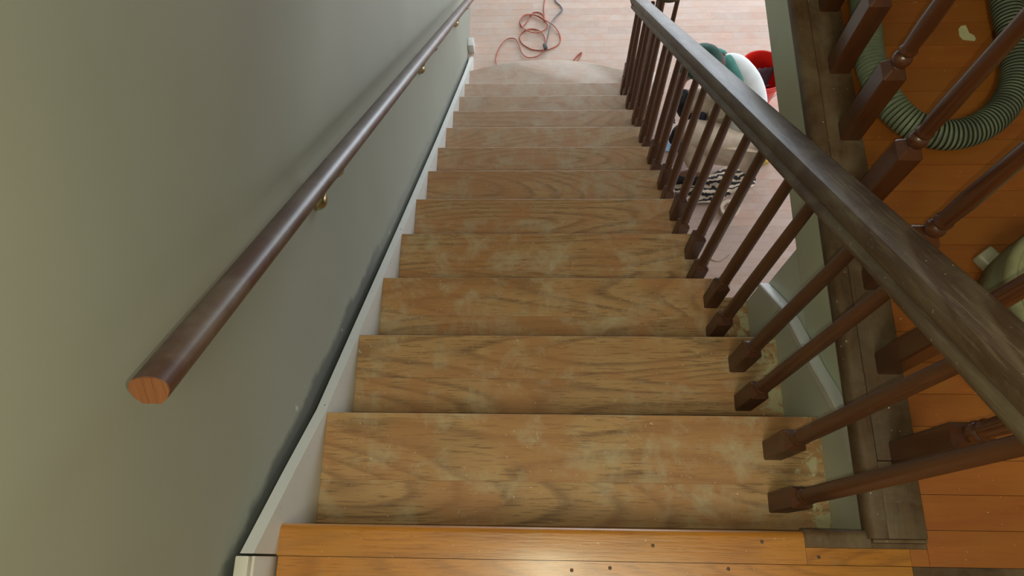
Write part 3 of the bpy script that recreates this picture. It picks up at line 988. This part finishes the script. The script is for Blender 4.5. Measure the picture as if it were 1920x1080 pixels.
hc = V((1.435, 2.65, FZ + .82))
face = V((-.80, .22, -.58)).normalized()
upv = V((-.52, .22, .80)); upv = (upv - face * upv.dot(face)).normalized()
lf = upv.cross(face)
HM = Matrix.Identity(4)
for i in range(3):
    HM[i][0], HM[i][1], HM[i][2], HM[i][3] = face[i], lf[i], upv[i], hc[i]
hd.matrix_world = HM
for s in (-1, 1):
    ear = lathe('ear', [(.004, -.006), (.018, -.004), (.021, .002), (.016, .006), (.010, .003), (.002, .001)], M['skin'], hd, 16)
    ear.scale = (.8, 1.35, 1)
    ear.rotation_euler = (PI / 2, 0, 0) if s < 0 else (-PI / 2, 0, 0)
    ear.location = (-.008, s * .077, -.006)
    ey = lathe('eye', [(.001, -.011), (.008, -.008), (.011, 0), (.008, .008), (.001, .011)], M['shirt'], hd, 14)
    ey.location = (.083, s * .027, .007)
ha = lathe('hair', [(.001, -.10), (.045, -.095), (.075, -.07), (.0875, -.03), (.090, .0), (.089, .01)], M['hair'], hd, 28, cap1=False)
ha.scale = (.98, .92, 1); ha.location = (-.022, 0, .012); ha.rotation_euler = (0, .45, 0)
cpz = [(.100, -.004), (.1015, .010), (.098, .035), (.088, .062), (.068, .086), (.040, .101), (.012, .107), (.001, .1075)]
ca = lathe('cap', cpz, M['cap'], pe, 32, cap0=False)
ca.matrix_world = HM @ Matrix.Translation((-.004, 0, .022)) @ Euler((0, -.10, 0)).to_matrix().to_4x4() @ Matrix.Diagonal((1.08, .86, 1, 1))
def brim():
    vs, fs = [], []
    n = 14
    for lay in (0, -.003):
        for i in range(n + 1):
            a_ = -PI * .42 + PI * .84 * i / n
            for (rr, dz) in ((.098, 0), (.135, -.002), (.165 - .02 * abs(a_), -.012)):
                vs.append((rr * math.cos(a_) * 1.02, rr * math.sin(a_) * (.86 if rr < .1 else .72), dz + lay))
    m3 = (n + 1) * 3
    for i in range(n):
        for j in range(2):
            a = i * 3 + j
            fs.append((a, a + 3, a + 4, a + 1)); fs.append((m3 + a, m3 + a + 1, m3 + a + 4, m3 + a + 3))
        fs.append((i * 3 + 2, i * 3 + 5, m3 + i * 3 + 5, m3 + i * 3 + 2))
        fs.append((i * 3, m3 + i * 3, m3 + i * 3 + 3, i * 3 + 3))
    fs.append((0, 1, m3 + 1, m3)); fs.append((1, 2, m3 + 2, m3 + 1))
    e = n * 3
    fs.append((e, m3 + e, m3 + e + 1, e + 1)); fs.append((e + 1, m3 + e + 1, m3 + e + 2, e + 2))
    o = link('brim', mesh('brim', vs, fs), M['cap'], ca, smooth=True)
    o.location = (0, 0, .0)
brim()
# shirt: white body, teal sleeves
def mixp(a, b, t): return P[a] * (1 - t) + P[b] * t
shirt = skin('shirt', [(P['pel'] + V((.0, .0, .02)), (.145, .125)), (P['sp1'] + V((.012, 0, .01)), (.148, .13)), (P['sp2'] + V((.012, 0, .01)), (.145, .125)), (P['ch'] + V((.008, 0, .008)), (.125, .11)), (P['nk'], .080)],
             [(0, 1), (1, 2), (2, 3), (3, 4)], M['shirt'], pe)
for a, b in (('shN', 'elN'), ('shF', 'elF')):
    inn = mixp('nk', a, .30)
    sl_ = skin('sleeve', [(inn, .095), (P[a] + V((0, 0, .008)), .088), (mixp(a, b, .40), .076), (mixp(a, b, .62 if a == 'shN' else .95), .070 if a == 'shN' else .055)], [(0, 1), (1, 2), (2, 3)], M['teal'], shirt, root=0)
    sl_['label'] = 'teal short sleeve'
    if a == 'shN':
        us = skin('undersleeve', [(mixp(a, b, .55), .052), (P[b], .056), (mixp(b, 'wrN', .5), .044), (mixp(b, 'wrN', .95), .036)], [(0, 1), (1, 2), (2, 3)], M['cream_cotton'], shirt)
        us['label'] = 'cream undersleeve'
# trousers
tj = ['pel', 'hpN', 'knN', 'anN', 'hpF', 'knF', 'anF']
tp = {k_: P[k_].copy() for k_ in tj}
tp['pel'] += V((.02, 0, .0)); tp['anN'] += V((0, 0, .03)); tp['anF'] += V((0, 0, .03))
trd = dict(pel=(.155, .13), hpN=.135, knN=.098, anN=.074, hpF=.135, knF=.092, anF=.070)
trs = skin('trousers', [(tp[j], trd[j]) for j in tj], [(0, 1), (1, 2), (2, 3), (0, 4), (4, 5), (5, 6)], M['trousers'], pe)
for a, b, t_ in (('anN', 'toN', 'heN'), ('anF', 'toF', 'heF')):
    sh_ = skin('shoe', [(P[t_] + V((.02, 0, .0)), (.042, .045)), (P[t_] * .5 + P[b] * .5 + V((0, 0, .012)), (.046, .048)), (P[b] + V((-.03, 0, .004)), (.046, .034)), (P[b] + V((-.075, 0, .0)), (.036, .026))], [(0, 1), (1, 2), (2, 3)], M['black'], pe)
for a, b in (('knN', 'anN'), ('knF', 'anF')):
    kp = skin('knee_pad', [(mixp(a, b, -.04) + V((-.035, 0, .012)), (.070, .050)), (mixp(a, b, .16) + V((-.050, 0, 0)), (.078, .050)), (mixp(a, b, .45) + V((-.045, 0, 0)), (.066, .045))], [(0, 1), (1, 2)], M['black'], pe)
def hand(wr, to, palm_n, mat):
    """palm, four bent fingers and a thumb as one skinned hand"""
    d_ = (to - wr).normalized()
    n_ = (palm_n - d_ * palm_n.dot(d_)).normalized()
    s_ = d_.cross(n_)
    js = [(wr, .026), (wr + d_ * .045, (.036, .020)), (wr + d_ * .078, (.038, .016))]
    es = [(0, 1), (1, 2)]
    root_i = 2
    for q_, ln_ in ((-1.5, .062), (-.5, .075), (.5, .080), (1.5, .072)):
        b0 = wr + d_ * .088 + s_ * q_ * .020
        i0 = len(js)
        js += [(b0, .0095), (b0 + d_ * ln_ * .5 + n_ * .008, .0088), (b0 + d_ * ln_ * .85 + n_ * .026, .0078), (b0 + d_ * ln_ * .95 + n_ * .042, .0068)]
        es += [(root_i, i0), (i0, i0 + 1), (i0 + 1, i0 + 2), (i0 + 2, i0 + 3)]
    i0 = len(js)
    t0 = wr + d_ * .035 + s_ * .036
    js += [(t0, .012), (t0 + s_ * .026 + d_ * .028 + n_ * .008, .010), (t0 + s_ * .034 + d_ * .055 + n_ * .020, .0085)]
    es += [(1, i0), (i0, i0 + 1), (i0 + 1, i0 + 2)]
    return skin('glove', js, es, mat, pe, sub=1)
g1 = hand(P['wrF'], V((1.345, 2.735, FZ + .05)), V((1, 0, -.1)), M['glove'])
g2 = hand(P['wrN'], V((1.24, 2.62, FZ + .30)), V((.4, 0, -1)), M['glove'])
sl2 = skin('sleeve_cuff', [(mixp('elF', 'wrF', .82), .040), (mixp('elF', 'wrF', .98), .038)], [(0, 1)], M['glove'], g1, sub=1)

sb = link('sanding_block', box_me('sanding_block', (-.035, -.055, 0), (.035, .055, .045), .006), plain('yellow_sponge', (.62, .42, .07), .8, noise_amt=.2, nscale=60, bump=.4), None, True)
sb.location = (1.965, 2.50, FZ + .0005); sb.rotation_euler = (0, 0, .5)
tag(sb, 'small yellow sanding block on the floor behind the person', 'sanding block')
print('boards', nb, 'objects', len(bpy.data.objects))
